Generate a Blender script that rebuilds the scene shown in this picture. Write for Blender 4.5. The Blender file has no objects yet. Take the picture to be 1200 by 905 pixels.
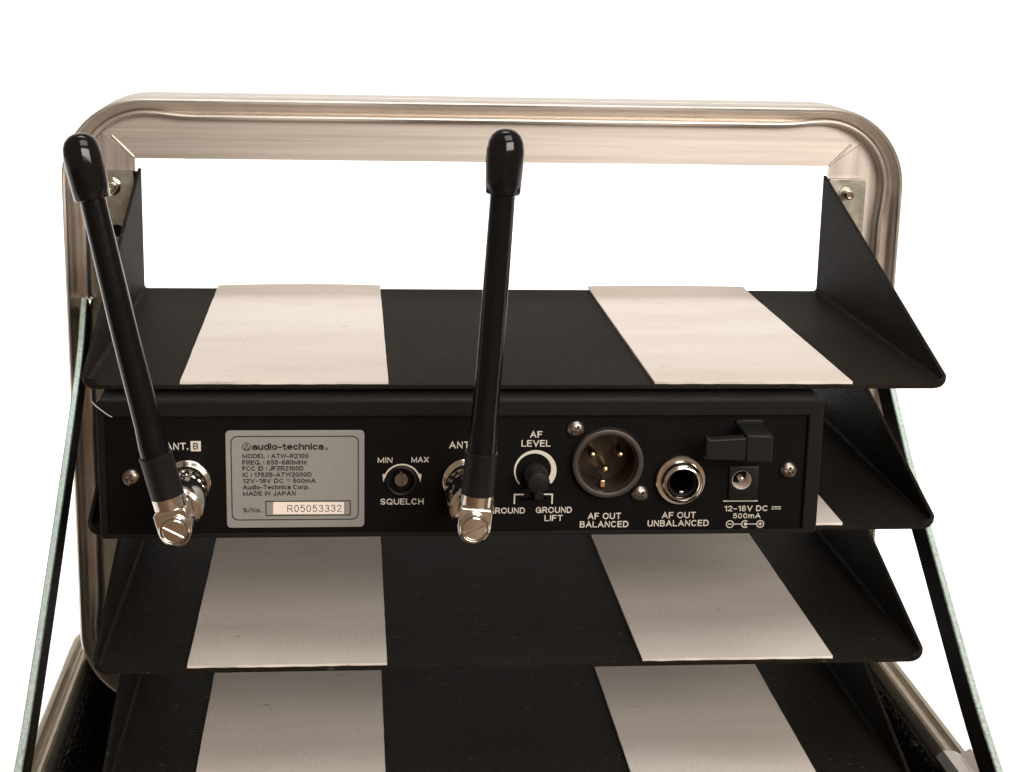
import bpy, bmesh, math, random
from mathutils import Vector, Matrix
random.seed(7)
MM = 0.001
PI = math.pi
S = bpy.context.scene
C = S.collection

# ------------------------------------------------------------------ camera
cd = bpy.data.cameras.new('camera'); cam = bpy.data.objects.new('camera', cd); C.objects.link(cam)
cd.sensor_width = 36.0; cd.sensor_fit = 'HORIZONTAL'; cd.lens = 60.425
cd.clip_start = 0.01; cd.clip_end = 60.0
r_ = Vector((0.99566921, -0.09030765, 0.02207613)); u_ = Vector((0.00059486, 0.24364633, 0.96986397)); f_ = Vector((0.09296491, 0.96565055, -0.24264487))
m3 = Matrix((r_, u_, -f_)).transposed()
cam.matrix_world = Matrix.Translation((-0.03318, -0.47718, 0.16527)) @ m3.to_4x4()
S.camera = cam

# ------------------------------------------------------------------ world, lamps, exposure
w = bpy.data.worlds.new('World'); S.world = w; w.use_nodes = True
bg = w.node_tree.nodes['Background']; bg.inputs[0].default_value = (1.0, 0.74, 0.52, 1); bg.inputs[1].default_value = 0.25

def area(name, loc, aim, sx, sy, power, col):
    l = bpy.data.lights.new(name, 'AREA'); l.shape = 'RECTANGLE'; l.size = sx; l.size_y = sy; l.energy = power; l.color = col
    o = bpy.data.objects.new(name, l); C.objects.link(o); o.location = loc
    o.rotation_euler = (Vector(aim) - Vector(loc)).to_track_quat('-Z', 'Y').to_euler()
    return o
area('key_lamp', (0.22, -0.48, 0.92), (0.03, 0.08, 0.02), 0.70, 0.55, 5.2, (1.0, 0.95, 0.91))
area('fill_lamp', (0.60, -1.28, 0.60), (0.02, 0.05, -0.03), 1.2, 0.55, 23.0, (1.0, 0.90, 0.81))  # unseen frontal fill, added to brighten the lower shelves
area('backdrop_lamp', (0.0, 1.10, 1.30), (0.0, 1.12, -0.19), 3.0, 1.7, 27.0, (0.97, 0.985, 1.0)).data.spread = math.radians(50)   # unseen overhead lamp, added to burn the backdrop out to white

vs = S.view_settings
vs.view_transform = 'Standard'; vs.look = 'None'; vs.exposure = 0.0; vs.gamma = 1.0; vs.use_curve_mapping = False
S.render.resolution_x = 1024; S.render.resolution_y = 772

# ------------------------------------------------------------------ materials
def nt(name):
    m = bpy.data.materials.new(name); m.use_nodes = True
    t = m.node_tree; return m, t, t.nodes['Principled BSDF']
def mat(name, col, rough=0.5, metal=0.0, spec=0.5, bump=0.0, bscale=1500.0, var=0.0, vscale=60.0, rvar=0.0, stretch=None, coat=0.0, detail=4.0):
    m, t, b = nt(name)
    b.inputs['Base Color'].default_value = (*col, 1); b.inputs['Roughness'].default_value = rough
    b.inputs['Metallic'].default_value = metal; b.inputs['Specular IOR Level'].default_value = spec
    b.inputs['Coat Weight'].default_value = coat
    tc = t.nodes.new('ShaderNodeTexCoord'); src = tc.outputs['Object']
    if stretch:
        mp = t.nodes.new('ShaderNodeMapping'); mp.inputs['Scale'].default_value = stretch
        t.links.new(src, mp.inputs[0]); src = mp.outputs[0]
    if var or rvar:
        n = t.nodes.new('ShaderNodeTexNoise'); n.inputs['Scale'].default_value = vscale; n.inputs['Detail'].default_value = 6; n.inputs['Roughness'].default_value = 0.65
        t.links.new(src, n.inputs['Vector'])
        if var:
            rp = t.nodes.new('ShaderNodeMapRange'); rp.inputs['From Min'].default_value = .25; rp.inputs['From Max'].default_value = .75
            rp.inputs['To Min'].default_value = 1 - var; rp.inputs['To Max'].default_value = 1 + var
            t.links.new(n.outputs['Fac'], rp.inputs['Value'])
            mx = t.nodes.new('ShaderNodeVectorMath'); mx.operation = 'SCALE'; mx.inputs[0].default_value = col
            t.links.new(rp.outputs[0], mx.inputs['Scale']); t.links.new(mx.outputs[0], b.inputs['Base Color'])
        if rvar:
            rr = t.nodes.new('ShaderNodeMapRange'); rr.inputs['From Min'].default_value = .25; rr.inputs['From Max'].default_value = .75
            rr.inputs['To Min'].default_value = max(rough - rvar, .03); rr.inputs['To Max'].default_value = rough + rvar
            t.links.new(n.outputs['Fac'], rr.inputs['Value']); t.links.new(rr.outputs[0], b.inputs['Roughness'])
    if bump:
        n2 = t.nodes.new('ShaderNodeTexNoise'); n2.inputs['Scale'].default_value = bscale; n2.inputs['Detail'].default_value = detail
        t.links.new(src, n2.inputs['Vector'])
        bp = t.nodes.new('ShaderNodeBump'); bp.inputs['Strength'].default_value = bump; bp.inputs['Distance'].default_value = 0.0004
        t.links.new(n2.outputs['Fac'], bp.inputs['Height']); t.links.new(bp.outputs[0], b.inputs['Normal'])
    return m
M = {}
M['powder'] = mat('black_powder_coat', (.0140, .0116, .0092), .6, spec=.03, bump=.8, bscale=1100, var=.5, vscale=900)
def add_dust(m, amount=.22, thr=.71, scale=420, col=(.16, .15, .13)):
    t = m.node_tree; b = t.nodes['Principled BSDF']; tc = t.nodes.new('ShaderNodeTexCoord')
    n = t.nodes.new('ShaderNodeTexNoise'); n.inputs['Scale'].default_value = scale; n.inputs['Detail'].default_value = 1
    big = t.nodes.new('ShaderNodeTexNoise'); big.inputs['Scale'].default_value = 22; big.inputs['Detail'].default_value = 5
    oi = t.nodes.new('ShaderNodeObjectInfo'); va = t.nodes.new('ShaderNodeVectorMath'); va.operation = 'ADD'
    sc = t.nodes.new('ShaderNodeMath'); sc.operation = 'MULTIPLY'; sc.inputs[1].default_value = 7.0; t.links.new(oi.outputs['Random'], sc.inputs[0])
    t.links.new(tc.outputs['Object'], va.inputs[0]); t.links.new(sc.outputs[0], va.inputs[1])
    t.links.new(va.outputs[0], n.inputs['Vector']); t.links.new(va.outputs[0], big.inputs['Vector'])
    a = t.nodes.new('ShaderNodeMapRange'); a.inputs['From Min'].default_value = thr; a.inputs['From Max'].default_value = thr + .06; t.links.new(n.outputs['Fac'], a.inputs['Value'])
    c = t.nodes.new('ShaderNodeMapRange'); c.inputs['From Min'].default_value = .45; c.inputs['From Max'].default_value = .75; c.inputs['To Max'].default_value = .025; t.links.new(big.outputs['Fac'], c.inputs['Value'])
    s1 = t.nodes.new('ShaderNodeMath'); s1.operation = 'MULTIPLY_ADD'; s1.inputs[1].default_value = amount; t.links.new(a.outputs[0], s1.inputs[0]); t.links.new(c.outputs[0], s1.inputs[2])
    mx = t.nodes.new('ShaderNodeMix'); mx.data_type = 'RGBA'; mx.inputs[7].default_value = (*col, 1); t.links.new(s1.outputs[0], mx.inputs[0])
    src = b.inputs['Base Color'].links
    if src: t.links.new(src[0].from_socket, mx.inputs[6])
    else: mx.inputs[6].default_value = b.inputs['Base Color'].default_value
    t.links.new(mx.outputs[2], b.inputs['Base Color'])
add_dust(M['powder'])
M['housing'] = mat('black_crinkle_paint', (.0075, .0068, .0062), .5, spec=.14, bump=.4, bscale=2300, var=.2, vscale=300)
M['panel'] = mat('black_panel_paint', (.004, .0036, .0036), .5, spec=.08, bump=.2, bscale=2200, var=.25, vscale=120)
M['alu'] = mat('satin_aluminium', (.74, .695, .645), .38, 1.0, bump=.05, bscale=900, var=.06, vscale=90, rvar=.06)
M['alu_h'] = mat('drawn_aluminium_long', (.61, .575, .54), .38, 1.0, bump=.025, bscale=500, var=.045, vscale=120, rvar=.07, stretch=(.06, 1, 3))
M['alu_v'] = mat('drawn_aluminium_upright', (.61, .575, .54), .38, 1.0, bump=.025, bscale=500, var=.045, vscale=120, rvar=.07, stretch=(3, 1, .06))
M['alu_shaded'] = mat('shaded_aluminium', (.46, .41, .33), .5, 1.0, bump=.08, bscale=700, var=.12, vscale=200, rvar=.08)  # base rim aluminium, its shade put into a darker, rougher metal
M['galv'] = mat('zinc_plate', (.36, .36, .315), .38, 1.0, bump=.12, bscale=500, var=.18, vscale=160, rvar=.1)
M['stay'] = mat('zinc_hammered', (.46, .55, .50), .5, .9, bump=.9, bscale=1100, var=.35, vscale=900, rvar=.12)
M['nickel'] = mat('nickel_plate', (.72, .69, .63), .14, 1.0, bump=.03, bscale=900, var=.06, vscale=300, rvar=.05)
M['nickel_dull'] = mat('nickel_dull', (.26, .235, .205), .32, 1.0, var=.2, vscale=700, rvar=.08)
M['brass'] = mat('pin_brass', (.86, .66, .38), .22, 1.0)
M['steel_dark'] = mat('dark_steel', (.085, .075, .07), .4, .75, bump=.15, bscale=1800, var=.15, vscale=500)
M['rubber'] = mat('gloss_black_vinyl', (.004, .004, .005), .11, spec=.4, bump=.05, bscale=350, rvar=.05, vscale=220)
M['rod'] = mat('satin_black_sleeve', (.004, .004, .0045), .18, spec=.28, bump=.06, bscale=300, rvar=.06, vscale=300)
M['plastic'] = mat('black_plastic', (.008, .0078, .0075), .42, spec=.22, bump=.12, bscale=2500)
M['void'] = mat('black_cavity', (.004, .0035, .003), .6, spec=.2)
M['cavity'] = mat('brown_insulator', (.022, .013, .007), .35, spec=.4)
M['white_print'] = mat('pale_print', (.58, .55, .49), .6, var=.10, vscale=1500)
M['dark_print'] = mat('dark_print', (.007, .007, .007), .6)
M['plate'] = mat('grey_foil', (.30, .305, .295), .45, .35, spec=.4, var=.05, vscale=900, bump=.05, bscale=2500)
M['sticker'] = mat('serial_paper', (.80, .72, .66), .7, spec=.2, var=.03, vscale=400)
M['shell'] = mat('black_laminate', (.02, .02, .02), .5, bump=.3, bscale=900)
M['carpet'] = mat('black_carpet', (.011, .010, .009), .95, spec=.05, bump=1.0, bscale=900, var=.5, vscale=700)
M['fibre'] = mat('carpet_fibre', (.13, .12, .10), .9, spec=.1, var=.5, vscale=900)
M['thread'] = mat('white_thread', (.6, .6, .58), .7)
M['table'] = mat('brown_wood', (.16, .095, .055), .45, spec=.3, var=.3, vscale=9, stretch=(.15, 1, 1), bump=.1, bscale=200)
M['backdrop'] = mat('white_paper_sweep', (.90, .90, .90), .9, spec=.1)

def strip_material():
    m, t, b = nt('white_loop_fabric')
    b.inputs['Roughness'].default_value = .75; b.inputs['Specular IOR Level'].default_value = .25
    tc = t.nodes.new('ShaderNodeTexCoord')
    oi = t.nodes.new('ShaderNodeObjectInfo'); sc = t.nodes.new('ShaderNodeMath'); sc.operation = 'MULTIPLY'; sc.inputs[1].default_value = 9.0; t.links.new(oi.outputs['Random'], sc.inputs[0])
    va = t.nodes.new('ShaderNodeVectorMath'); va.operation = 'ADD'; t.links.new(tc.outputs['Object'], va.inputs[0]); t.links.new(sc.outputs[0], va.inputs[1])
    mp = t.nodes.new('ShaderNodeMapping'); mp.inputs['Scale'].default_value = (1, .35, 1); t.links.new(va.outputs[0], mp.inputs[0])
    mp2 = t.nodes.new('ShaderNodeMapping'); mp2.inputs['Scale'].default_value = (.30, 1, 1); t.links.new(va.outputs[0], mp2.inputs[0])
    def noise(sc, v, d=5):
        n = t.nodes.new('ShaderNodeTexNoise'); n.inputs['Scale'].default_value = sc; n.inputs['Detail'].default_value = d; n.inputs['Roughness'].default_value = .6
        t.links.new(v, n.inputs['Vector']); return n.outputs['Fac']
    stains = noise(38, mp2.outputs[0]); fine = noise(900, mp.outputs[0]); specks = noise(330, mp2.outputs[0], 2)
    cr = t.nodes.new('ShaderNodeValToRGB'); t.links.new(stains, cr.inputs[0])
    e = cr.color_ramp.elements; e[0].position = .30; e[0].color = (.635, .585, .53, 1); e[1].position = .62; e[1].color = (.715, .68, .64, 1)
    cr2 = t.nodes.new('ShaderNodeValToRGB'); t.links.new(specks, cr2.inputs[0])
    e = cr2.color_ramp.elements; e[0].position = .20; e[0].color = (.55, .5, .47, 1); e[1].position = .29; e[1].color = (1, 1, 1, 1)
    mx = t.nodes.new('ShaderNodeMix'); mx.data_type = 'RGBA'; mx.blend_type = 'MULTIPLY'; mx.inputs[0].default_value = 1
    t.links.new(cr.outputs[0], mx.inputs[6]); t.links.new(cr2.outputs[0], mx.inputs[7])
    t.links.new(mx.outputs[2], b.inputs['Base Color'])
    bp = t.nodes.new('ShaderNodeBump'); bp.inputs['Strength'].default_value = .5; bp.inputs['Distance'].default_value = .0004
    t.links.new(fine, bp.inputs['Height']); t.links.new(bp.outputs[0], b.inputs['Normal'])
    return m
M['strip'] = strip_material()

# ------------------------------------------------------------------ helpers (all in millimetres)
class MB:
    def __init__(s): s.v = []; s.f = []
    def add(s, vs, fs):
        n = len(s.v); s.v += [tuple(p) for p in vs]; s.f += [tuple(i + n for i in f) for f in fs]; return s
    def box(s, x0, x1, y0, y1, z0, z1):
        return s.add([(x0,y0,z0),(x1,y0,z0),(x1,y1,z0),(x0,y1,z0),(x0,y0,z1),(x1,y0,z1),(x1,y1,z1),(x0,y1,z1)],
                     [(3,2,1,0),(4,5,6,7),(0,1,5,4),(1,2,6,5),(2,3,7,6),(3,0,4,7)])
    def loft(s, secs, closed=False, caps=True):
        k = len(secs[0]); n = len(secs); vs = [p for q in secs for p in q]; fs = []
        for i in range(n if closed else n - 1):
            a = i * k; b = ((i + 1) % n) * k
            for j in range(k):
                j2 = (j + 1) % k; fs.append((a + j, a + j2, b + j2, b + j))
        if caps and not closed: fs.append(tuple(range(k - 1, -1, -1))); fs.append(tuple((n - 1) * k + j for j in range(k)))
        return s.add(vs, fs)
    def lathe(s, prof, o, ax, seg=40, ring=False):        # prof: (radius, distance along axis)
        o = Vector(o); ax = Vector(ax).normalized(); a = ax.orthogonal().normalized(); b = ax.cross(a)
        secs = []
        for r, h in prof:
            secs.append([tuple(o + ax*h + (a*math.cos(2*PI*i/seg) + b*math.sin(2*PI*i/seg)) * max(r, 1e-4)) for i in range(seg)])
        if ring: secs = [list(q) for q in zip(*secs)]; return s.loft(secs, closed=True)
        return s.loft(secs)
    def prism(s, poly, axis, a, b):          # poly of 2d points extruded along axis
        def P(p, t): return (t, p[0], p[1]) if axis == 'X' else (p[0], t, p[1]) if axis == 'Y' else (p[0], p[1], t)
        return s.loft([[P(p, a) for p in poly], [P(p, b) for p in poly]])
    def tube(s, pts, rad, seg=24):           # rad: list of radii
        secs = []; n = len(pts); pts = [Vector(p) for p in pts]; pa = None
        for i, p in enumerate(pts):
            d = (pts[min(i+1, n-1)] - pts[max(i-1, 0)]).normalized()
            a = d.orthogonal().normalized() if pa is None else (pa - d * pa.dot(d)).normalized()
            pa = a; b = d.cross(a)
            secs.append([tuple(p + (a*math.cos(2*PI*j/seg) + b*math.sin(2*PI*j/seg)) * rad[i]) for j in range(seg)])
        return s.loft(secs)

def wloc(p):
    v = Vector((0, 0, 0))
    while p is not None: v += p.location; p = p.parent
    return v
def mesh(name, mb, m, smooth=35, org=(0, 0, 0)):
    me = bpy.data.meshes.new(name)
    o = Vector(org)
    me.from_pydata([tuple(Vector(p) * MM - o) for p in mb.v], [], mb.f); me.update()
    bm = bmesh.new(); bm.from_mesh(me); bmesh.ops.recalc_face_normals(bm, faces=bm.faces); bm.to_mesh(me); bm.free()
    me.materials.append(M[m])
    if smooth:
        me.polygons.foreach_set('use_smooth', [True] * len(me.polygons)); me.set_sharp_from_angle(angle=math.radians(smooth))
    return me
def obj(name, mb, m, parent=None, smooth=35, bevel=0, seg=2, label=None):
    me = mesh(name, mb, m, smooth, wloc(parent))
    o = bpy.data.objects.new(name, me); C.objects.link(o); o.parent = parent
    if bevel:
        md = o.modifiers.new('bevel', 'BEVEL'); md.width = bevel * MM; md.segments = seg; md.limit_method = 'ANGLE'; md.angle_limit = math.radians(40); md.harden_normals = False
    if label: o['label'] = label
    return o
def thing(name, label, cat, loc=(0, 0, 0), group=None):
    o = bpy.data.objects.new(name, None); C.objects.link(o); o.location = Vector(loc) * MM; o.empty_display_size = .01
    o['label'] = label; o['category'] = cat
    if group: o['group'] = group
    return o
def cut(o, cutters):                          # real holes, applied once
    tmp = []
    for cb in cutters:
        me = mesh('cutter', cb, 'void', 0, wloc(o.parent)); c = bpy.data.objects.new('cutter', me); C.objects.link(c); tmp.append(c)
        md = o.modifiers.new('hole', 'BOOLEAN'); md.operation = 'DIFFERENCE'; md.object = c; md.solver = 'EXACT'
        c.parent = o.parent
    dg = bpy.context.evaluated_depsgraph_get(); dg.update()
    me = bpy.data.meshes.new_from_object(o.evaluated_get(dg)); o.modifiers.clear(); old = o.data; o.data = me; me.name = old.name
    me.set_sharp_from_angle(angle=math.radians(35))
    for c in tmp:
        d = c.data; bpy.data.objects.remove(c); bpy.data.meshes.remove(d)
def rrect(x0, x1, z0, z1, r, n=6):
    pts = []
    for cx, cz, a0 in ((x1-r, z1-r, 0), (x0+r, z1-r, 90), (x0+r, z0+r, 180), (x1-r, z0+r, 270)):
        for i in range(n + 1):
            a = math.radians(a0 + 90*i/n); pts.append((cx + r*math.cos(a), cz + r*math.sin(a)))
    return pts
def ring_plate(mb, outer, inner, y0, y1):     # band between two closed outlines of equal length, as a solid
    n = len(outer); o0 = [(p[0], y0, p[1]) for p in outer]; i0 = [(p[0], y0, p[1]) for p in inner]
    o1 = [(p[0], y1, p[1]) for p in outer]; i1 = [(p[0], y1, p[1]) for p in inner]
    fs = []
    for j in range(n):
        k = (j + 1) % n
        fs += [(j, k, n+k, n+j), (2*n+j, 3*n+j, 3*n+k, 2*n+k), (j, 2*n+j, 2*n+k, k), (n+j, n+k, 3*n+k, 3*n+j)]
    return mb.add(o0 + i0 + o1 + i1, fs)
def stroke(mb, pts, wd, y0, y1):              # flat line of given width along 2d points
    n = len(pts); L = []; R = []
    for i, p in enumerate(pts):
        a = Vector(pts[max(i-1, 0)]); b = Vector(pts[min(i+1, n-1)]); d = (b - a).normalized(); nn = Vector((-d.y, d.x)) * wd / 2
        if 0 < i < n - 1:
            d1 = (Vector(p) - a).normalized(); c = max(.45, d.dot(d1)); nn = nn / c
        L.append(Vector(p) + nn); R.append(Vector(p) - nn)
    secs = [[(L[i].x, y0, L[i].y), (R[i].x, y0, R[i].y), (R[i].x, y1, R[i].y), (L[i].x, y1, L[i].y)] for i in range(n)]
    return mb.loft(secs)
def arc(cx, cy, rx, ry, a0, a1, n=12): return [(cx + rx*math.cos(math.radians(a0 + (a1-a0)*i/n)), cy + ry*math.sin(math.radians(a0 + (a1-a0)*i/n))) for i in range(n+1)]
def bowl(x0, x1, y0, y1): r = (y1-y0)/2; return [(x0, y1)] + arc(x1-r, (y0+y1)/2, r, r, 90, -90, 10) + [(x0, y0)]
def rnd(w, a0=0, a1=360): return arc(w/2, .5, w/2, .5, a0, a1, 22)
xh = .72
GL = {                                         # centre-line strokes of a plain grotesque alphabet, cap height 1
 'A': (.74, [[(0,0),(.37,1),(.74,0)], [(.13,.33),(.61,.33)]]), 'B': (.60, [[(0,0),(0,1)], bowl(0,.55,.52,1), bowl(0,.60,0,.52)]),
 'C': (.72, [rnd(.72,45,315)]), 'D': (.66, [[(0,0),(0,1)], [(0,1),(.28,1)]+arc(.28,.5,.38,.5,90,-90)+[(0,0)]]),
 'E': (.54, [[(.54,1),(0,1),(0,0),(.54,0)], [(0,.52),(.48,.52)]]), 'F': (.52, [[(.52,1),(0,1),(0,0)], [(0,.5),(.46,.5)]]),
 'G': (.74, [rnd(.74,45,345)+[(.73,.46),(.42,.46)], [(.73,.46),(.73,0)]]), 'H': (.64, [[(0,0),(0,1)], [(.64,0),(.64,1)], [(0,.52),(.64,.52)]]),
 'I': (.0, [[(0,0),(0,1)]]), 'J': (.44, [[(.44,1),(.44,.24)]+arc(.22,.24,.22,.24,0,-180,10)]), 'L': (.50, [[(0,1),(0,0),(.50,0)]]),
 'M': (.80, [[(0,0),(0,1),(.40,.08),(.80,1),(.80,0)]]), 'N': (.64, [[(0,0),(0,1),(.64,0),(.64,1)]]), 'O': (.78, [rnd(.78)]),
 'P': (.58, [[(0,0),(0,1)], bowl(0,.58,.44,1)]), 'Q': (.78, [rnd(.78), [(.48,.26),(.76,-.04)]]), 'R': (.62, [[(0,0),(0,1)], bowl(0,.60,.47,1), [(.36,.47),(.62,0)]]),
 'S': (.60, [arc(.30,.745,.28,.255,25,270,12)+arc(.30,.255,.30,.235,90,-155,12)]), 'T': (.62, [[(0,1),(.62,1)], [(.31,1),(.31,0)]]),
 'U': (.64, [[(0,1),(0,.32)]+arc(.32,.32,.32,.32,180,360,12)+[(.64,1)]]), 'V': (.68, [[(0,1),(.34,0),(.68,1)]]), 'W': (.96, [[(0,1),(.24,0),(.48,1),(.72,0),(.96,1)]]),
 'X': (.66, [[(0,0),(.66,1)], [(0,1),(.66,0)]]), 'Z': (.60, [[(0,1),(.60,1),(0,0),(.60,0)]]),
 '0': (.52, [arc(.26,.5,.26,.5,0,360,20)]), '1': (.26, [[(.0,.80),(.20,.93)], [(.26,0),(.26,1)]]), '2': (.52, [arc(.26,.73,.25,.27,165,-35,12)+[(0,0),(.54,0)]]),
 '3': (.52, [arc(.25,.755,.23,.245,160,-90,12), arc(.26,.27,.27,.27,90,-160,12)]), '5': (.52, [[(.48,1),(.10,1),(.03,.50)]+arc(.26,.33,.27,.33,130,-155,12)]),
 '6': (.52, [[(.44,.96)]+arc(.30,.5,.30,.5,110,200,8), arc(.27,.31,.26,.31,0,360,16)]), '7': (.50, [[(0,1),(.50,1),(.16,0)]]), '8': (.52, [arc(.26,.755,.22,.245,0,360,16), arc(.26,.26,.27,.26,0,360,16)]),
 'a': (.48, [[(.48,0),(.48,.46)]+arc(.24,.46,.24,.26,0,155,10), arc(.24,.21,.24,.21,0,360,14)]), 'c': (.46, [arc(.25,.36,.25,.36,45,315,14)]), 'd': (.50, [[(.50,0),(.50,1.02)], arc(.25,.36,.25,.36,0,360,16)]),
 'e': (.50, [[(0,.38),(.50,.38)]+arc(.25,.36,.25,.36,0,310,16)]), 'h': (.48, [[(0,0),(0,1.02)], [(0,.42)]+arc(.24,.46,.24,.26,170,0,8)+[(.48,0)]]), 'i': (0, [[(0,0),(0,.72)], [(0,.9),(0,1.03)]]),
 'm': (.78, [[(0,0),(0,.72)], [(0,.46)]+arc(.19,.48,.19,.24,170,0,8)+[(.38,0)], [(.39,.46)]+arc(.58,.48,.19,.24,170,0,8)+[(.78,0)]]), 'n': (.48, [[(0,0),(0,.72)], [(0,.42)]+arc(.24,.46,.24,.26,170,0,8)+[(.48,0)]]),
 'o': (.52, [arc(.26,.36,.26,.36,0,360,16)]), 'p': (.50, [[(0,-.26),(0,.72)], arc(.25,.36,.25,.36,0,360,16)]), 'r': (.28, [[(0,0),(0,.72)], [(0,.40)]+arc(.24,.42,.24,.30,170,85,6)]), 't': (.30, [[(.12,.95),(.12,.12),(.20,0),(.32,.0)], [(-.03,.70),(.30,.70)]]),
 'u': (.48, [[(0,.72),(0,.26)]+arc(.24,.26,.24,.26,180,360,8)+[(.48,.72)], [(.48,.26),(.48,0)]]), 'z': (.42, [[(0,.70),(.42,.70),(0,0),(.42,0)]]),
 '-': (.30, [[(0,.38),(.30,.38)]]), '\u2013': (.42, [[(0,.42),(.42,.42)]]), '.': (0, [[(0,-.02),(0,.12)]]), ':': (0, [[(0,.10),(0,.24)], [(0,.58),(0,.72)]]), '/': (.36, [[(0,-.08),(.36,1.08)]]), ' ': (.10, [])}
def text(body, parent, x, z, y, h=None, wd=None, align='c', m='white_print', bold=.17, name='lettering', sub=None, gap=.30):
    cur = 0.0; lines = []
    for ch in body:
        gw, st = GL[ch]
        for q in st: lines.append([(cur + a, b) for a, b in q])
        cur += gw + gap
    tot = cur - gap; k = h / (1 + bold); sx = (wd - bold*k) / tot if wd else k; half = tot*sx/2
    ox = {'c': x - half, 'l': x + bold*k/2, 'r': x - 2*half - bold*k/2}[align]
    mb = MB()
    for n_, q in enumerate(lines):
        pts = [(ox + a*sx, z + (b - .5)*k) for a, b in q]
        # square ends reach half a stroke further
        t = bold*k
        if q[0] != q[-1]:
            a, b = Vector(pts[0]), Vector(pts[1]); pts[0] = tuple(a - (b-a).normalized()*t*.42)
            a, b = Vector(pts[-1]), Vector(pts[-2]); pts[-1] = tuple(a - (b-a).normalized()*t*.42)
        dy = .004 * (n_ % 4)
        stroke(mb, pts, t, y - dy, y - .03 - dy)
    return obj(name, mb, m, parent, 0, label='printed lettering reading ' + (sub or body))

# ------------------------------------------------------------------ setting: white paper sweep
FZ = -190.0
prof = [(-96, FZ), (1300, FZ)]
for i in range(1, 13):
    a = math.radians(90*i/12); prof.append((1300 + 500*math.sin(a), FZ + 500 - 500*math.cos(a)))
prof.append((1800, 2600))
mb = MB(); n = len(prof)
mb.add([(-3000, y, z) for y, z in prof] + [(3000, y, z) for y, z in prof], [(i, i+1, n+i+1, n+i) for i in range(n-1)])
o = obj('backdrop', mb, 'backdrop'); o['kind'] = 'structure'
t_ = obj('table_top', MB().box(-1200, 1200, -1500, 1290, FZ - 34, FZ - 4), 'table', None, bevel=3); t_['kind'] = 'structure'  # unseen table, added in front for its warm brown bounce
# face the sweep up / forward
if o.data.polygons[0].normal.z < 0: o.data.flip_normals()

# ------------------------------------------------------------------ the case: upright frame, base, stays
case = thing('equipment_case', 'aluminium-edged equipment case with upright rack frame, black base and two lid stays', 'case', (19, 55, FZ))
X0, X1, Z0, Z1, R = -136.6, 172.4, -120.0, 113.6, 30.0
def rpath(x0, x1, z0, z1, r, na=14, ns=14):
    out = []                                  # (x, z, nx, nz, cornerness)
    cs = ((x1-r, z1-r, 0), (x0+r, z1-r, 90), (x0+r, z0+r, 180), (x1-r, z0+r, 270))
    for q, (cx, cz, a0) in enumerate(cs):
        for i in range(na + 1):
            a = math.radians(a0 + 90*i/na); out.append((cx + r*math.cos(a), cz + r*math.sin(a), math.cos(a), math.sin(a), 1.0))
        nx, nz, b0 = cs[(q+1) % 4]; a = math.radians(a0 + 90)
        ax, az = cx + r*math.cos(a), cz + r*math.sin(a); bx, bz = nx + r*math.cos(a), nz + r*math.sin(a)
        L = math.hypot(bx-ax, bz-az)
        for i in range(1, ns):
            t = i/ns; e = min(t, 1-t) * L
            k = max(0, 1 - e/16.0); k = k*k*(3-2*k)
            out.append((ax+(bx-ax)*t, az+(bz-az)*t, math.cos(a), math.sin(a), k))
    return out
def sweep(path, prof, put, squeeze=1.2):
    secs = []
    for x, z, nx, nz, k in path:
        s = []
        for d, y in prof:
            dd = d - squeeze * k * min(1, max(0, (d - 4.2) / 1.5))
            s.append(put(x - nx*dd, y, z - nz*dd))
        secs.append(s)
    return MB().loft(secs, closed=True)
RP = rpath(X0, X1, Z0, Z1, R, 14, 60)
frame_prof = [(0, 176), (0, 162.3), (.35, 162), (.35, 161), (0, 160.7), (0, 149.6), (.25, 148.8), (.8, 148.3), (1.4, 148.5), (1.9, 149.2), (2.1, 150.4), (3.2, 151.8), (4.6, 153.6), (5.2, 154.6), (5.5, 154.8), (5.75, 153.6), (6.2, 152.7), (6.8, 152.4), (7.4, 152.6), (7.9, 153.4), (8.1, 154.8), (8.1, 176)]
fr = obj('frame_rail', sweep(RP, frame_prof, lambda x, y, z: (x, y, z)), 'alu', case, 30, label='grooved aluminium rail bent round the upright frame')
# inner lip: four mitred flats behind the rail
IX0, IX1, IZ0, IZ1 = -111.4, 146.0, -100.0, 91.0
OP = rpath(X0+5.2, X1-5.2, Z0+5.2, Z1-5.2, R-5.2, 14, 2)
def arc_pts(q, half):                         # half of corner q's arc as 2d points
    seg = OP[q*16: q*16+15]
    return [(p[0], p[1]) for p in (seg[:8] if half == 0 else seg[7:])]
corners_in = [(IX1, IZ1), (IX0, IZ1), (IX0, IZ0), (IX1, IZ0)]
for q, mname in ((0, 'alu_h'), (1, 'alu_v'), (2, 'alu_h'), (3, 'alu_v')):
    q2 = (q+1) % 4
    poly = arc_pts(q, 1) + arc_pts(q2, 0) + [corners_in[q2], corners_in[q]]
    cx = sum(p[0] for p in poly)/len(poly); cz = sum(p[1] for p in poly)/len(poly)
    poly = [(cx + (px-cx)*(1 - .12/abs(px-cx) if abs(px-cx) > 1 else 1), cz + (pz-cz)*(1 - .05/abs(pz-cz) if abs(pz-cz) > 1 else 1)) for px, pz in poly]
    def ly(px, pz): return 158.0 + 0.02 * min(14, max(0, IX0 - px, px - IX1, pz - IZ1, IZ0 - pz))
    obj('frame_lip', MB().loft([[(px, ly(px, pz), pz) for px, pz in poly], [(px, ly(px, pz) + 2, pz) for px, pz in poly]]), mname, case, 25)
# mitre beads at the two upper corners
for (ix, iz), (sx, sz) in (((IX0, IZ1), (-1, 1)), ((IX1, IZ1), (1, 1))):
    mb = MB().tube([(ix + sx*t, 158.0 + .02*t, iz + sz*t) for t in (0.4, 4, 8.2)], [.5, .55, .45], 10)
    obj('mitre_bead', mb, 'alu', case)
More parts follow.
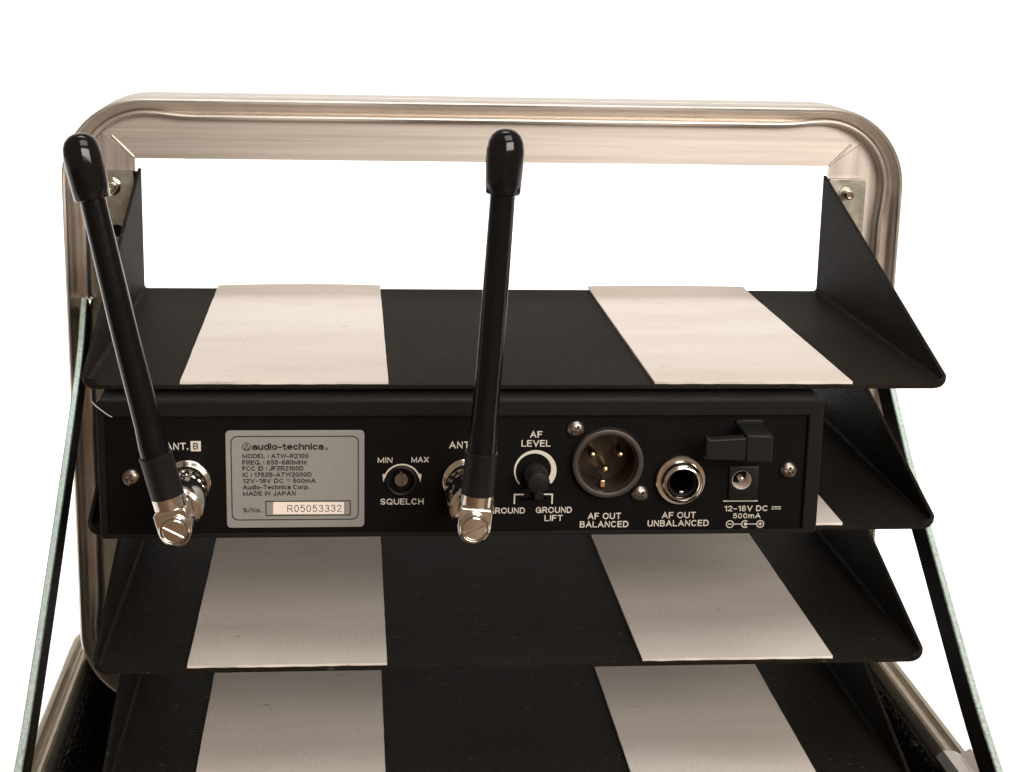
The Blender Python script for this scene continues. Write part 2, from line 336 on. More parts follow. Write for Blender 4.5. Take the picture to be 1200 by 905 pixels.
# zinc mounting rails with holes, studs and nuts
for x0, x1, sxp in ((-127.2, -111.8, -119.6), (145.8, 159.8, 152.2)):
    o = obj('mounting_rail', MB().prism(rrect(x0, x1, -108, 86.4, 1.0, 2), 'Y', 154.6, 156.2), 'galv', case)
    cut(o, [MB().lathe([(2.3, 0), (2.3, 6)], (sxp + (1.4 if sxp < 0 else -.6), 152, z), (0, 1, 0), 20) for z in (65.0, 23.5, -24.0, -66.0)])
    for z in (81.2, -7.0, -95.0):
        L = 6.5 if sxp > 0 else 2.6
        st = obj('stud', MB().lathe([(1.75, 2.0), (1.75, 0.0), (1.7, -L + .6), (1.3, -L), (.9, -L), (.75, -L + .5), (0, -L + .5)], (sxp, 154.6, z), (0, 1, 0), 20), 'nickel', o)
        nut = [(2.9*math.cos(PI/3*i + .3), 2.9*math.sin(PI/3*i + .3)) for i in range(6)]
        if sxp < 0: obj('washer', MB().lathe([(1.8, -.1), (3.2, -.1), (3.3, -.6), (2.6, -.95), (1.8, -1.0)], (sxp, 154.7, z), (0, 1, 0), 24), 'nickel', o)
        else: obj('washer', MB().lathe([(1.8, -.05), (2.6, -.05), (2.5, -.5), (1.8, -.6)], (sxp, 154.7, z), (0, 1, 0), 24), 'galv', o)
# base
BX0, BX1, BY0, BY1, BZ = -143.0, 180.6, -88.0, 196.0, -100.0
BP = rpath(BX0, BX1, BY0, BY1, 28, 12, 24)
rim_prof = [(0, -9), (0, -1.6), (.4, -.7), (1.2, -.2), (2.3, -.4), (3.0, -1.2), (3.5, -2.3), (4.3, -2.6), (4.9, -2.2), (5.3, -1.0), (6.0, -.2), (7.2, -.1), (8.0, -.7), (8.3, -2), (8.3, -9)]
base = obj('base_shell', sweep(BP, [(.8, -90), (.8, -8), (3, -8), (3, -86), (4, -90)], lambda x, y, z: (x, z, BZ + y), 0), 'shell', case, 30)
obj('rim', sweep(BP, rim_prof, lambda x, y, z: (x, z, BZ + y), 0), 'alu_shaded', base, 30, label='grooved aluminium rim of the case base')
obj('base_floor', MB().prism(rrect(BX0+3.1, BX1-3.1, BY0+3.1, BY1-3.1, 24, 8), 'Z', BZ-90, BZ-86.5), 'shell', base)
obj('lining', sweep(BP, [(3.2, -9.2), (8.6, -9.2), (9.4, -6.0), (10.4, -6.4), (10.8, -9), (10.8, -84), (3.2, -84)], lambda x, y, z: (x, z, BZ + y), 0), 'carpet', base, 30, label='black carpet lining inside the base walls')
obj('floor_lining', MB().prism(rrect(BX0+11, BX1-11, BY0+11, BY1-11, 17, 8), 'Z', BZ-86.3, BZ-83), 'carpet', base)
# carpet pile along the upper edge of the lining
mb = MB()
pp = [p for p in rpath(BX0, BX1, BY0, BY1, 28, 12, 160)]
for i in range(9000):
    x, y, nx, ny, k = random.choice(pp); d = 8.9 + random.random()**1.5 * 2.6; z = BZ - 6.3 - random.random()**2 * 26 * (1 if d > 10 else .1)
    if z < BZ - 8: d = 10.7
    p = Vector((x - nx*d + random.uniform(-2, 2)*abs(ny), y - ny*d + random.uniform(-2, 2)*abs(nx), z))
    L = random.uniform(.5, 2.0); dr = Vector((-nx*random.uniform(0, 1), -ny*random.uniform(0, 1), random.uniform(.1, 1))) + Vector([random.uniform(-.7, .7) for _ in range(3)]); dr.normalize()
    s = Vector((random.uniform(-1, 1), random.uniform(-1, 1), random.uniform(-.4, .4))).normalized() * .09
    mb.add([p - s, p + s, p + dr*L], [(0, 1, 2)])
o = obj('carpet_pile', mb, 'fibre', base, 0); o['kind'] = 'stuff'
# corner plate riveted over the right rim
cl = obj('rim_clip', MB().prism([(169.0, -101.6), (171.6, -99.2), (175.4, -99.5), (177.6, -100.6), (181.3, -98.6), (182.0, -100.2), (182.0, -112), (181.0, -112), (181.0, -101), (177.4, -101.6), (175.4, -100.5), (172.0, -100.4), (169.6, -102.4)], 'Y', 8, 55.5), 'alu_h', case, 20, bevel=.2, label='bright folded metal clip over the base rim')
obj('rivet', MB().lathe([(2.0, 0), (1.9, .5), (1.2, .95), (0, 1.1)], (173.6, 30, -99.5), (0, 0, 1), 20), 'nickel', cl)
# stays: flat bars in upright planes
def stay(x, pts, wdt=12.0, th=2.3):
    P = [Vector((0, a, b)) for a, b in pts]; dense = []
    for i in range(len(P)-1):                 # Catmull-Rom
        p0 = P[max(i-1, 0)]; p1 = P[i]; p2 = P[i+1]; p3 = P[min(i+2, len(P)-1)]
        for j in range(6):
            t = j/6; dense.append(.5*((2*p1) + (p2-p0)*t + (2*p0-5*p1+4*p2-p3)*t*t + (3*p1-p0-3*p2+p3)*t**3))
    dense.append(P[-1]); n = len(dense); secs = []
    for i, p in enumerate(dense):
        d = (dense[min(i+1, n-1)] - dense[max(i-1, 0)]).normalized(); q = Vector((0, -d.z, d.y))
        if q.y < 0: q = -q                     # away from the camera
        e = min(i, n-1-i); ins = 2.5 if e == 0 else 0
        a = p + q*ins; b = p + q*(wdt - ins); h = th/2; c = .35
        secs.append([(x-h+c, a.y, a.z), (x+h-c, a.y, a.z), (x+h, a.y + q.y*c, a.z + q.z*c), (x+h, b.y, b.z), (x-h, b.y, b.z), (x-h, a.y + q.y*c, a.z + q.z*c)])
    return MB().loft(secs), dense
lp = [(146.0, 42.0), (143.2, 39.0), (126.4, 20.7), (73.9, -15.9), (10.7, -55.9), (-10.5, -67.3), (-42, -85), (-66, -99)]
rp = [(151, 51), (132, 34), (111.6, 16.8), (79.9, -8.3), (62.5, -19.6), (9.6, -55.2), (-17.1, -70.8), (-44, -87), (-66, -100)]
for x, pts, sx in ((-129.6, lp, -1), (162.0, rp, 1)):
    mbs, dn = stay(x, pts)
    so = obj('stay', mbs, 'stay', case, 30, label='flat-bar stay with bare zinc edge and black sides')
    so.data.materials.append(M['powder'])
    for p in so.data.polygons:
        if abs(p.normal.x) > .9: p.material_index = 1
    e = dn[-4]; wall = BX0 + 10.6 if sx < 0 else BX1 - 10.6
    obj('pivot', MB().lathe([(0, -1.6), (2.2, -1.4), (2.6, -.6), (2.6, 0), (2.0, 0), (2.0, abs(wall - x) + .5)], (x - sx*1.2, e.y + 2.5, e.z - 3.5), (sx, 0, 0), 24), 'nickel', so)
    e = dn[3]; post = X0 + 6 if sx < 0 else X1 - 6
    obj('pivot', MB().lathe([(0, -1.4), (2.0, -1.2), (2.4, -.5), (2.4, 0), (1.8, 0), (1.8, max(abs(post - x), 3))], (x - sx*1.2, e.y + 6, e.z - 3), (sx, 0, 0), 24), 'nickel', so)

# ------------------------------------------------------------------ shelves
SX0, SX1, SY0, SY1 = -109.2, 144.0, 9.0, 157.0
T, BR, GH = 1.2, 1.3, 44.0
def build_shelf(label, z):
    root = thing('rack_shelf', label, 'shelf', (17.15, SY0, z), 'black rack shelves stacked in the upright frame')
    YS = [SY0 + d for d in (0, .12, .35, .7, 1.2, 1.8, 2.5, 3.2, 8)] + [SY0 + (SY1 - SY0)*k/10 for k in range(1, 11)]
    def pin(y): t = max(0, 1 - (y - SY0)/3.2); return 3.0*(1 - math.sqrt(max(0, 1 - t*t)))     # quarter-round front corner
    tr = []
    for y in YS:
        a = SX0 + BR + pin(y) + .02; b = SX1 - BR - pin(y) - .02
        e = .35 if y == SY0 else 0
        tr.append([(a, y, z - e), (b, y, z - e), (b, y, z - T + e), (a, y, z - T + e)])
    obj('tray', MB().loft(tr), 'powder', root, 40)
    for s, xe in ((-1, SX0), (1, SX1)):
        secs = []
        for y in YS:
            t = (y - SY0)/(SY1 - SY0); h = 1.6 + (GH - 1.6) * t
            xi = xe - s*pin(y)
            cxm = xi - s*BR; czm = z + BR; row = []
            for j in range(7):
                an = math.radians(90 * j / 6); row.append((cxm + s*BR*math.sin(an), y, czm - BR*math.cos(an)))
            row += [(xi, y, z + max(h, BR + .1)), (xi + s*T*.4, y, z + max(h, BR + .1) + .25), (xi + s*T, y, z + max(h, BR + .1))]
            for j in range(6, -1, -1):
                an = math.radians(90 * j / 6); row.append((cxm + s*(BR+T)*math.sin(an), y, czm - (BR+T)*math.cos(an)))
            secs.append(row)
        g = obj('side_gusset', MB().loft(secs), 'powder', root, 40)
        fx = (xe + s*T*.5, xe + s*15)
        obj('fixing_flange', MB().box(min(fx), max(fx), 156.4, 157.6, z + 4, z + GH - 1), 'powder', g)
    for k, (x0, x1) in enumerate(((-82.4, -22.5), (56.0, 115.9))):
        secs = []; rr = random.Random(k + 3)
        ny, nx = 26, 22
        def top(u, v):
            lift = .8 * max(0, (v - .86) / .14) ** 1.6 * (math.sin(PI * min(1, max(0, (u if k == 0 else 1 - u*.8) * 1.0)) * .75 + .2))
            return z + .06 + .75 + lift
        mb = MB(); vs_, fs_ = [], []
        for side in (0, 1):
            for i in range(ny + 1):
                v = i / ny
                for j in range(nx + 1):
                    u = j / nx; x = x0 + (x1 - x0)*u; y = SY0 + .9 + (SY1 - SY0 + .3) * v
                    if j in (0, nx): x += rr.uniform(-.06, .06)
                    if i == 0: y += rr.uniform(-.22, .18)
                    zz = top(u, v) if side == 0 else top(u, v) - .75
                    vs_.append((x, y, zz))
        K = (ny + 1) * (nx + 1)
        for i in range(ny):
            for j in range(nx):
                p = i*(nx+1) + j; fs_.append((p, p+1, p+nx+2, p+nx+1)); fs_.append((K+p, K+p+nx+1, K+p+nx+2, K+p+1))
        for i in range(ny):
            for j in (0, nx):
                p = i*(nx+1)+j; fs_.append((p, p+nx+1, K+p+nx+1, K+p))
        for j in range(nx):
            for i in (0, ny):
                p = i*(nx+1)+j; fs_.append((p, p+1, K+p+1, K+p))
        mb.add(vs_, fs_)
        obj('loop_strip', mb, 'strip', root, 40)
    return root
sh = build_shelf('topmost black shelf with two white strips, empty, above the receiver', 43.4)
def copy_tree(o, parent=None):
    c = o.copy(); C.objects.link(c); c.parent = parent
    for ch in list(o.children): copy_tree(ch, c)
    return c
for z, lab in ((-.95, 'second black shelf down, carrying the receiver on its white strips'),
               (-44.6, 'third black shelf down with two white strips, directly below the receiver'),
               (-88.6, 'lowest black shelf with two white strips, at the case rim, cut by picture edge')):
    c = copy_tree(sh); c.location.z = z * MM; c['label'] = lab

# ------------------------------------------------------------------ receiver
W2, H, DEP = 105.0, 41.1, 160.0
rec = thing('wireless_receiver', 'black wireless microphone receiver showing its rear connector panel on the second shelf', 'receiver', (0, 80, 0))
oo = rrect(-W2, W2, 0, H, 1.0, 3); ii = rrect(-102.8, 100.6, 1.3, 36.2, .3, 3)
mb = MB()
n = len(oo); k = []
ho = obj('housing', ring_plate(MB(), oo, ii, 0, DEP), 'housing', rec, 40, bevel=.45, seg=2)
PY = 1.4
pan = obj('rear_panel', MB().box(-102.75, 100.55, PY, PY + 1.5, 1.35, 36.15), 'panel', rec, 0)
XC, JC, DC, SC = (41.4, 22.2), (63.3, 16.6), (82.2, 15.6), (-18.8, 16.6)
cut(pan, [MB().lathe([(8.8, 0), (8.8, 6)], (XC[0], 0, XC[1]), (0, 1, 0), 40), MB().lathe([(4.3, 0), (4.3, 6)], (JC[0], 0, JC[1]), (0, 1, 0), 32),
          MB().lathe([(3.2, 0), (3.2, 6)], (DC[0]-.5, 0, DC[1]+.9), (0, 1, 0), 32), MB().lathe([(3.9, 0), (3.9, 6)], (SC[0], 0, SC[1]), (0, 1, 0), 32),
          MB().box(16.2, 23.6, 0, 6, 10.6, 13.9)])
obj('cover', MB().box(-100.4, 100.5, DEP - 2, DEP - .2, 1.4, 36.1), 'housing', rec)
FW = (0, -1, 0)                                # axes pointing out of the panel
# screws
def screw_mesh():
    mb = MB().lathe([(2.75, 0), (2.75, .35), (2.45, 1.0), (1.6, 1.55), (.7, 1.75), (0, 1.8)], (0, 0, 0), FW, 32)
    o = obj('screw', mb, 'nickel_dull', None)
    a = MB().box(-1.4, 1.4, -3, -.3, -.36, .36); b = MB().box(-.36, .36, -3, -.3, -1.4, 1.4)
    cut(o, [a, b]); me = o.data; bpy.data.objects.remove(o); return me
SM = screw_mesh()
for x, z, a in ((-96.1, 18.1, .3), (95.7, 19.3, .15), (31.8, 32.2, .5), (51.4, 12.3, .9)):
    o = bpy.data.objects.new('screw', SM); C.objects.link(o); o.parent = rec; o.location = Vector((x, PY, z)) * MM - rec.location; o.rotation_euler = (0, a, 0)
# XLR output
xl = obj('xlr_socket', MB().lathe([(8.7, -.5), (10.3, 0), (10.6, .3), (10.6, 2.2), (10.3, 2.7), (9.6, 2.9), (8.9, 2.7), (8.6, 2.2), (8.6, -10), (8.7, -10)], (XC[0], PY, XC[1]), FW, 56, ring=True), 'steel_dark', rec, 40, label='round three-pin balanced output socket')
obj('insulator', MB().lathe([(8.55, -11), (8.55, -9.5), (0, -9.5)], (XC[0], PY, XC[1]), FW, 40), 'cavity', xl)
obj('socket_barrel', MB().lathe([(8.5, 1.2), (8.2, 1.2), (8.2, -9.4), (8.5, -9.4)], (XC[0], PY, XC[1]), FW, 48, ring=True), 'cavity', xl)
for dx, dz in ((-4.2, 1.9), (4.0, 1.9), (-.3, -2.6)):
    obj('pin', MB().lathe([(1.15, -9.6), (1.15, -1.2), (.95, -.5), (.5, -.1), (0, 0)], (XC[0]+dx, PY, XC[1]+dz), FW, 20), 'brass', xl)
obj('key_tab', MB().box(XC[0]-1.9, XC[0]-.5, PY - 1.0, PY + 6, XC[1]-7.6, XC[1]-5.5), 'brass', xl, bevel=.2)
# unbalanced jack
jk = obj('jack_socket', MB().lathe([(4.6, 0), (7.4, 0), (7.6, .3), (7.6, 1.1), (7.2, 1.6), (6.2, 1.7), (6.1, 2.2), (6.0, 4.6), (5.5, 5.3), (4.9, 5.5), (4.5, 5.1), (4.3, 4.2), (4.2, -14), (4.6, -14)], (JC[0], PY, JC[1]), FW, 48, ring=True), 'nickel', rec, 40, label='chromed quarter-inch unbalanced output jack')
obj('bore', MB().lathe([(4.15, 3.4), (3.7, 3.2), (3.7, -14), (0, -14), (0, -14.5), (4.15, -14.5)], (JC[0], PY, JC[1]), FW, 36, ring=True), 'void', jk)
obj('contact', MB().box(JC[0]-.6, JC[0]+.6, PY - 3.0, PY + 7, JC[1]-3.5, JC[1]-2.7), 'nickel', jk, bevel=.15)
# DC inlet
hx, hz = DC[0]-.5, DC[1]+.9
dcb = obj('power_inlet', MB().box(77.9, 86.7, PY - 1.0, PY + .3, 10.2, 20.8), 'plastic', rec, 0, bevel=.25, label='square black power inlet with centre pin')
cut(dcb, [MB().lathe([(2.95, -3), (2.95, 6)], (hx, 0, hz), (0, 1, 0), 32)])
obj('inlet_sleeve', MB().lathe([(2.9, .6), (2.75, .6), (2.75, -6.2), (2.9, -6.2)], (hx, PY, hz), FW, 32, ring=True), 'sticker', dcb)
obj('inlet_base', MB().lathe([(2.7, -6.6), (2.7, -5.6), (0, -5.6)], (hx, PY, hz), FW, 32), 'void', dcb)
obj('pin', MB().lathe([(.85, -5), (.85, .1), (.6, .5), (0, .7)], (hx + .1, PY, hz), FW, 20), 'nickel', dcb)
obj('rule_line', MB().box(76.6, 87.0, PY - .05, PY + .2, 9.6, 9.95), 'white_print', rec, 0)
# cord hook
hk = MB().prism([(79.2, 25.9), (87.0, 25.9), (87.0, 34.0), (79.2, 34.0)], 'Y', PY + .2, -13.0)
hook = obj('cord_hook', hk, 'plastic', rec, 30, bevel=.5, label='black plastic hook holding a power cord')
obj('hook_arm', MB().prism([(67.6, 26.6), (79.4, 26.3), (79.4, 33.2), (69.2, 32.6), (67.6, 33.5)], 'Y', -8.6, -12.7), 'plastic', hook, 30, bevel=.4)
obj('hook_foot', MB().box(79.0, 87.2, PY - .9, PY + .2, 25.4, 35.0), 'plastic', hook, bevel=.3)
# squelch control, recessed
sq = obj('squelch_control', MB().lathe([(0, -4), (3.85, -4), (3.85, 0), (4.5, 0), (4.5, .45), (4.1, .7), (3.7, .45), (3.6, -3.6), (0, -3.6)], (SC[0], PY, SC[1]), FW, 40), 'plastic', rec, 40)
so = obj('adjuster', MB().lathe([(2.3, -3.5), (2.3, -1.2), (1.9, -.8), (0, -.8)], (SC[0], PY, SC[1]), FW, 28), 'nickel_dull', sq)
cut(so, [MB().box(SC[0]-.35, SC[0]+.35, -2, PY + 1.9, SC[1]-3, SC[1]+3)])
# level knob
kc = (20.2, 18.9); secs = []
kp = [(3.5, 0), (3.5, 1.0), (3.35, 1.2), (3.2, 9.8), (2.9, 10.6), (2.2, 10.8), (0, 10.8)]
mb = MB(); rows = []
for r, h in kp:
    rows.append([(kc[0] + (r*(1 + (.035 if (i % 2 and 1.1 < h < 10.7) else 0)))*math.cos(2*PI*i/48), PY - h, kc[1] + (r*(1 + (.035 if (i % 2 and 1.1 < h < 10.7) else 0)))*math.sin(2*PI*i/48)) if r > 0 else (kc[0] + 1e-4*math.cos(2*PI*i/48), PY - h, kc[1] + 1e-4*math.sin(2*PI*i/48)) for i in range(48)])
mb.loft(rows)
kn = obj('level_knob', mb, 'plastic', rec, 30)
obj('pointer_ridge', MB().box(kc[0]-.3, kc[0]+.3, PY - 11.1, PY - 10.6, kc[1]-2.6, kc[1]-.4), 'plastic', kn)
# ground lift slide switch
sw = obj('ground_switch', MB().box(16.4, 23.4, PY + .9, PY + 1.3, 10.8, 13.7), 'void', rec, 0)
obj('slider', MB().box(20.0, 22.6, PY - 2.4, PY + 1.0, 11.2, 13.4), 'plastic', sw, bevel=.25)
# aerial sockets on the panel
AB, AA = (-80.1, 16.8), (-0.1, 16.8)
for x, z in (AB, AA):
    b = obj('aerial_socket', MB().lathe([(2.4, 0), (6.3, 0), (6.75, .3), (6.75, 1.5), (6.4, 1.9), (5.4, 2.1), (5.15, 2.4), (5.15, 8.6), (4.7, 9), (2.4, 9)], (x, PY, z), FW, 48, ring=True), 'nickel', rec, 40)
    nut = [(x + 6.0*math.cos(PI/3*i), z + 6.0*math.sin(PI/3*i)) for i in range(6)]
    for s in (-1, 1): obj('lug', MB().lathe([(.8, 0), (.8, 1.1), (.6, 1.3), (0, 1.3)], (x + s*5.0, PY - 6.3, z), (s, 0, 0), 14), 'nickel', b)
# printed legends
TY = PY - .015
def T_(body, x, z, h, wd=None, align='c', bold=.19, **k): return text(body, rec, x, z, TY, h, wd, align, bold=bold, **k)
T_('ANT.', -86.1, 27.3, 2.1, 6.4, 'l')
bx = obj('letter_box', MB().prism(rrect(-79.0, -76.1, 25.85, 28.85, .05, 2), 'Y', TY, TY - .03), 'white_print', rec, 0)
text('B', rec, -77.55, 27.35, TY - .035, 2.0, 1.45, m='dark_print', bold=.19)
T_('ANT.', -5.0, 27.4, 2.1, 6.6, 'l')
obj('letter_box', MB().prism(rrect(3.0, 5.9, 25.95, 28.95, .05, 2), 'Y', TY, TY - .03), 'white_print', rec, 0)
text('A', rec, 4.45, 27.45, TY - .035, 2.0, 1.6, m='dark_print', bold=.19)
T_('MIN', -23.5, 22.9, 1.65, 4.3); T_('MAX', -13.4, 23.0, 1.65, 5.0); T_('SQUELCH', -18.55, 10.3, 1.85, 12.6)
T_('AF', 20.3, 30.5, 2.0, 3.6); T_('LEVEL', 20.3, 27.8, 2.0, 8.5)
T_('GROUND', 12.2, 7.3, 1.85, 10.7); T_('GROUND', 26.1, 7.4, 1.85, 10.7); T_('LIFT', 26.1, 4.9, 1.85, 5.4)
T_('AF OUT', 41.2, 5.4, 1.95, 9.9); T_('BALANCED', 41.2, 2.85, 1.95, 14.5)
T_('AF OUT', 63.5, 5.5, 1.95, 10.2); T_('UNBALANCED', 63.4, 3.0, 1.95, 18.4)
T_('12\u201318V DC', 83.7, 7.45, 1.75, 13.2); T_('500mA', 84.0, 5.15, 1.6, 8.4)
# DC dash symbol, polarity marks, arcs and brackets
mb = MB().box(91.4, 94.2, TY - .03, TY, 7.75, 7.98)
for i in range(3): mb.box(91.4 + i*1.0, 92.15 + i*1.0, TY - .03, TY, 7.1, 7.33)
obj('direct_current_mark', mb, 'white_print', rec, 0)
def circ(cx, cz, r, a0=0, a1=360, n=28): return [(cx + r*math.cos(math.radians(a0 + (a1-a0)*i/n)), cz + r*math.sin(math.radians(a0 + (a1-a0)*i/n))) for i in range(n+1)]
mb = MB(); PZ = 2.55
for cx in (79.0, 88.2): ring_plate(mb, circ(cx, PZ, 1.2)[:-1], circ(cx, PZ, .92)[:-1], TY, TY - .03)
stroke(mb, circ(83.6, PZ, 1.05, 50, 310), .3, TY, TY - .03)
mb.add([(p[0], TY - .03, p[1]) for p in circ(83.75, PZ, .5, 0, 360, 16)[:-1]], [tuple(range(16))])
stroke(mb, [(80.2, PZ), (82.55, PZ)], .24, TY, TY - .03); stroke(mb, [(84.25, PZ), (87.0, PZ)], .24, TY, TY - .03)
stroke(mb, [(78.4, PZ), (79.6, PZ)], .28, TY, TY - .03); stroke(mb, [(87.6, PZ), (88.8, PZ)], .28, TY, TY - .03); stroke(mb, [(88.2, PZ-.6), (88.2, PZ+.6)], .28, TY - .004, TY - .034)
obj('polarity_mark', mb, 'white_print', rec, 0)
mb = MB(); ac = (-18.6, 16.3); stroke(mb, circ(ac[0], ac[1], 5.25, 165, 15, 30), .48, TY, TY - .03)
for s in (-1, 1):
    ex = ac[0] + s*5.1
    mb.prism([(ex - .75*1, 17.9), (ex + .75, 17.9), (ex + s*.05, 15.9)] if False else [(ex - s*.35, 18.6), (ex + s*.55, 18.7), (ex + s*.25, 16.2)], 'Y', TY - .004, TY - .034)
obj('squelch_arc', mb, 'white_print', rec, 0)
mb = MB(); N = 44; lc = (20.3, 19.5); L = []; Rr = []
for i in range(N + 1):
    t = i / N; a = math.radians(222 - 262*t); wd = .28 + 1.6 * t**1.15
    L.append((lc[0] + 6.25*math.cos(a), lc[1] + 6.25*math.sin(a))); Rr.append((lc[0] + (6.25 - wd)*math.cos(a), lc[1] + (6.25 - wd)*math.sin(a)))
mb.loft([[(L[i][0], TY, L[i][1]), (Rr[i][0], TY, Rr[i][1]), (Rr[i][0], TY - .03, Rr[i][1]), (L[i][0], TY - .03, L[i][1])] for i in range(N+1)])
obj('level_arc', mb, 'white_print', rec, 0)
mb = MB(); g = .42
for pts in ([(14.15, 9.3, 14.15 + g, 12.45), (14.15 + g, 12.45 - g, 17.1, 12.45)], [(25.7 - g, 9.3, 25.7, 12.45), (23.0, 12.45 - g, 25.7 - g, 12.45)]):
    for a, b, c_, d in pts: mb.box(a, c_, TY - .03, TY, b, d)
obj('switch_bracket', mb, 'white_print', rec, 0)
# rating plate
pl = obj('rating_plate', MB().prism(rrect(-69.1, -29.5, 2.75, 32.0, 1.2, 4), 'Y', PY + .02, PY - .35), 'plate', rec, 30, bevel=.08, label='silver grey rating plate with dark lettering')
LY = PY - .36
obj('border_line', ring_plate(MB(), rrect(-67.7, -31.1, 5.0, 30.4, 1.9, 5), rrect(-67.4, -31.4, 5.3, 30.1, 1.65, 5), LY, LY - .03), 'dark_print', pl, 0)
obj('logo_mark', ring_plate(ring_plate(MB(), circ(-63.1, 27.2, 1.25)[:-1], circ(-63.1, 27.2, 1.05)[:-1], LY, LY - .03), [(-63.95, 26.35), (-63.1, 28.25), (-62.25, 26.35)], [(-63.6, 26.6), (-63.1, 27.75), (-62.6, 26.6)], LY - .005, LY - .035), 'dark_print', pl, 0)
def LT(b, z, h, wd=None, x=-64.4, bold=.24, **k): return text(b, pl, x, z, LY, h, wd, 'l', 'dark_print', bold, **k)
LT('audio-technica', 27.2, 2.0, 20.4, -61.6, .28, gap=.26)
obj('registered_mark', stroke(ring_plate(MB(), circ(-40.3, 26.5, .45)[:-1], circ(-40.3, 26.5, .33)[:-1], LY, LY - .03), [(-40.42, 26.3), (-40.42, 26.68), (-40.2, 26.6), (-40.3, 26.5), (-40.18, 26.3)], .09, LY, LY - .03), 'dark_print', pl, 0)
LT('MODEL : ATW-R2100', 24.4, 1.38, 18.9, bold=.24); LT('FREQ. : 655\u2013680MHz', 22.5, 1.38, 18.3, bold=.24); LT('FCC ID : JFZR2100D', 20.7, 1.38, 17.4, bold=.24)
LT('IC : 1752B-ATW2000D', 18.8, 1.38, 19.7, bold=.24); LT('12V\u201318V DC', 16.95, 1.38, 11.8, bold=.24); LT('500mA', 16.95, 1.38, 6.6, -50.1, bold=.24)
mb = MB().box(-52.1, -50.7, LY - .03, LY, 17.2, 17.35)
for i in range(3): mb.box(-52.1 + i*.5, -51.75 + i*.5, LY - .03, LY, 16.65, 16.8)
obj('direct_current_mark', mb, 'dark_print', pl, 0)
LT('Audio-Technica Corp.', 15.05, 1.38, 19.0, bold=.24); LT('MADE IN JAPAN', 13.15, 1.38, 15.2, bold=.24); LT('S/No.', 8.1, 1.35, 5.2, bold=.24)
obj('serial_box', ring_plate(MB(), rrect(-58.0, -33.4, 6.3, 10.9, .1, 2), rrect(-57.7, -33.7, 6.6, 10.6, .05, 2), LY, LY - .03), 'dark_print', pl, 0)
stk = obj('serial_sticker', MB().prism([(-55.9, 6.85), (-35.4, 6.75), (-35.4, 10.4), (-55.7, 10.55)], 'Y', LY, LY - .08), 'sticker', pl, 0)
text('R05053332', pl, -51.7, 8.55, LY - .085, 2.15, 15.6, 'l', 'dark_print', .11)

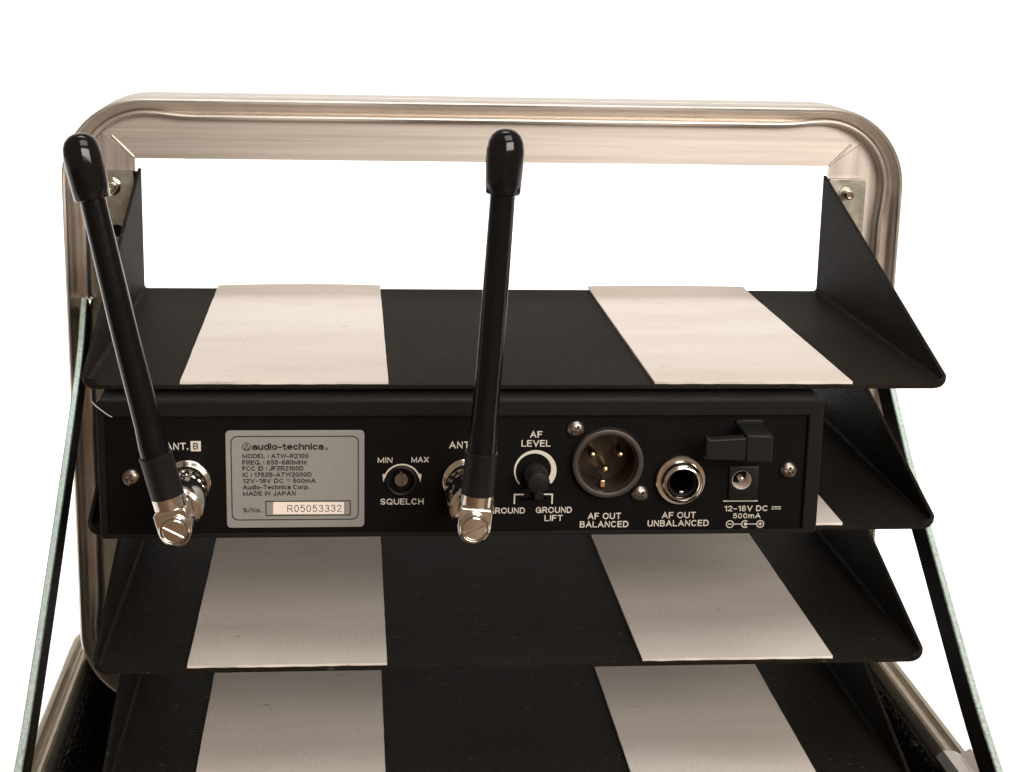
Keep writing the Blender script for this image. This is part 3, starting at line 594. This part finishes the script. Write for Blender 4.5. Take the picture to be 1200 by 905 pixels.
# ------------------------------------------------------------------ aerials
def antenna(label, x, z, axis_pts, slot):
    root = thing('antenna', label, 'antenna', (x, PY - 9, z), 'stub antennas on the receiver')
    def y(d): return PY - d
    # knurled coupling ring
    seg = 72; rows = []
    for r, d, kn in ((5.3, 6.0, 0), (6.0, 6.0, 0), (6.2, 6.3, 0), (6.2, 8.6, 0), (5.9, 9.0, 0), (5.9, 9.3, 0), (6.2, 9.5, 1), (6.2, 13.2, 1), (5.9, 13.4, 0), (6.25, 13.9, 0), (6.5, 15.0, 0), (6.5, 24.5, 0), (6.1, 26.0, 0), (5.2, 26.6, 0), (3.2, 26.7, 0)):
        rows.append([(x + r*(1 + .035*kn*(1 if i % 4 < 2 else -1))*math.cos(2*PI*i/seg), y(d), z + r*(1 + .035*kn*(1 if i % 4 < 2 else -1))*math.sin(2*PI*i/seg)) for i in range(seg)])
    obj('coupling_ring', MB().loft(rows), 'nickel', root, 30)
    obj('neck', MB().lathe([(3.4, 22.5), (3.4, 31)], (x, PY, z), FW, 32), 'nickel', root)
    # elbow block, turned with the rod
    a0 = Vector(axis_pts[0]); a1 = Vector(axis_pts[1]); dr = (a1 - a0).normalized(); px = Vector((dr.z, 0, -dr.x))
    def L(u, v): p = Vector((x, 0, z - 1.6)) + px*u + dr*v; return (p.x, p.z)
    poly = [L(4.5*math.cos(math.radians(a)), -.2 + 4.9*math.sin(math.radians(a))) for a in range(180, 361, 15)] + [L(4.5, 4.6), L(4.1, 5.2), L(-4.1, 5.2), L(-4.5, 4.6)]
    eb = obj('elbow', MB().prism(poly, 'Y', y(28.5), y(38.2)), 'nickel', root, 30, bevel=.5)
    cz = (x, 0, z - 1.6)
    hd = obj('pivot_screw', MB().lathe([(4.1, 38.0), (4.1, 39.2), (3.75, 39.6), (3.55, 39.3), (3.45, 38.9), (3.3, 38.9), (3.2, 39.5), (2.9, 39.75), (0, 39.85)], (x, PY, z - 1.6), FW, 44), 'nickel', eb, 25)
    ca, sa = math.cos(slot), math.sin(slot)
    def Q(u, v): return (x + u*ca - v*sa, z - 1.6 + u*sa + v*ca)
    cut(hd, [MB().prism([Q(-3.05, -.42), Q(3.05, -.42), Q(3.05, .42), Q(-3.05, .42)], 'Y', y(39.3), y(41))])
    # rod axis
    P = [Vector(p) for p in axis_pts]
    def at(t):                                  # t in mm from elbow centre along the polyline
        k = 0
        while k < len(P)-2 and t > (P[k+1]-P[k]).length: t -= (P[k+1]-P[k]).length; k += 1
        d = (P[k+1]-P[k]).normalized(); return P[k] + d*t
    tot = sum((P[i+1]-P[i]).length for i in range(len(P)-1))
    d0 = (P[1]-P[0]).normalized()
    fer = MB().lathe([(4.0, 3.5), (4.45, 4.0), (4.5, 4.4), (4.5, 7.9), (4.25, 8.2), (4.25, 9.5)], P[0], d0, 40)
    obj('ferrule', fer, 'nickel', root, 30)
    obj('collar', MB().lathe([(4.2, 7.5), (4.45, 7.6), (4.5, 7.9), (4.42, 18.9), (4.55, 19.2), (4.55, 19.6), (4.2, 19.8), (3.4, 19.8)], P[0], d0, 40), 'plastic', root, 30)
    ts = [17 + i*(tot - 17 - 6)/30 for i in range(31)]
    rads = [4.0 if t < 22.5 else 4.0 - .33*min(1, (t-22.5)/5) - .48*max(0, (t-27.5)/(tot-27.5)) for t in ts]
    # smooth the path a little
    pts = [(at(max(t-5, 14)) + at(t) + at(t+5)) / 3 if t + 5 < tot else at(t) for t in ts]
    obj('whip', MB().tube(pts, rads, 32), 'rod', root, 40)
    de = (P[-1]-P[-2]).normalized(); top = P[-1]
    capp = [(3.2, -17.0), (4.35, -16.9), (4.6, -16.6), (4.75, -14), (4.95, -9), (4.9, -5.5), (4.5, -3.2), (3.8, -1.7), (2.6, -.6), (1.3, -.1), (0, 0)]
    obj('tip_cap', MB().lathe(capp, top, de, 40), 'rubber', root, 60)
antenna('left black whip antenna leaning outward, screwed to the socket marked B', *AB, [(-80.2, -32.0, 15.6), (-84.8, -32, 33.5), (-92.2, -31.5, 68), (-99.3, -31, 103.4), (-102.3, -31, 119.3)], math.radians(-28))
antenna('right black whip antenna standing nearly upright beside the level knob', *AA, [(0.3, -32.0, 15.4), (1.7, -32, 33.3), (4.1, -32, 68), (6.1, -32, 104.5), (6.8, -32, 122.0)], math.radians(25))

# ------------------------------------------------------------------ a stray thread on the receiver's corner
o = obj('lint_thread', MB().tube([(-106.0, -.6, 41.2), (-105.2, -1.0, 40.2), (-103.4, -1.3, 38.8), (-101.8, -1.0, 37.4), (-100.6, -.25, 36.4)], [.12, .14, .14, .14, .12], 6), 'thread')
o['label'] = 'tiny white lint thread clinging to the receiver top left corner'; o['category'] = 'thread'
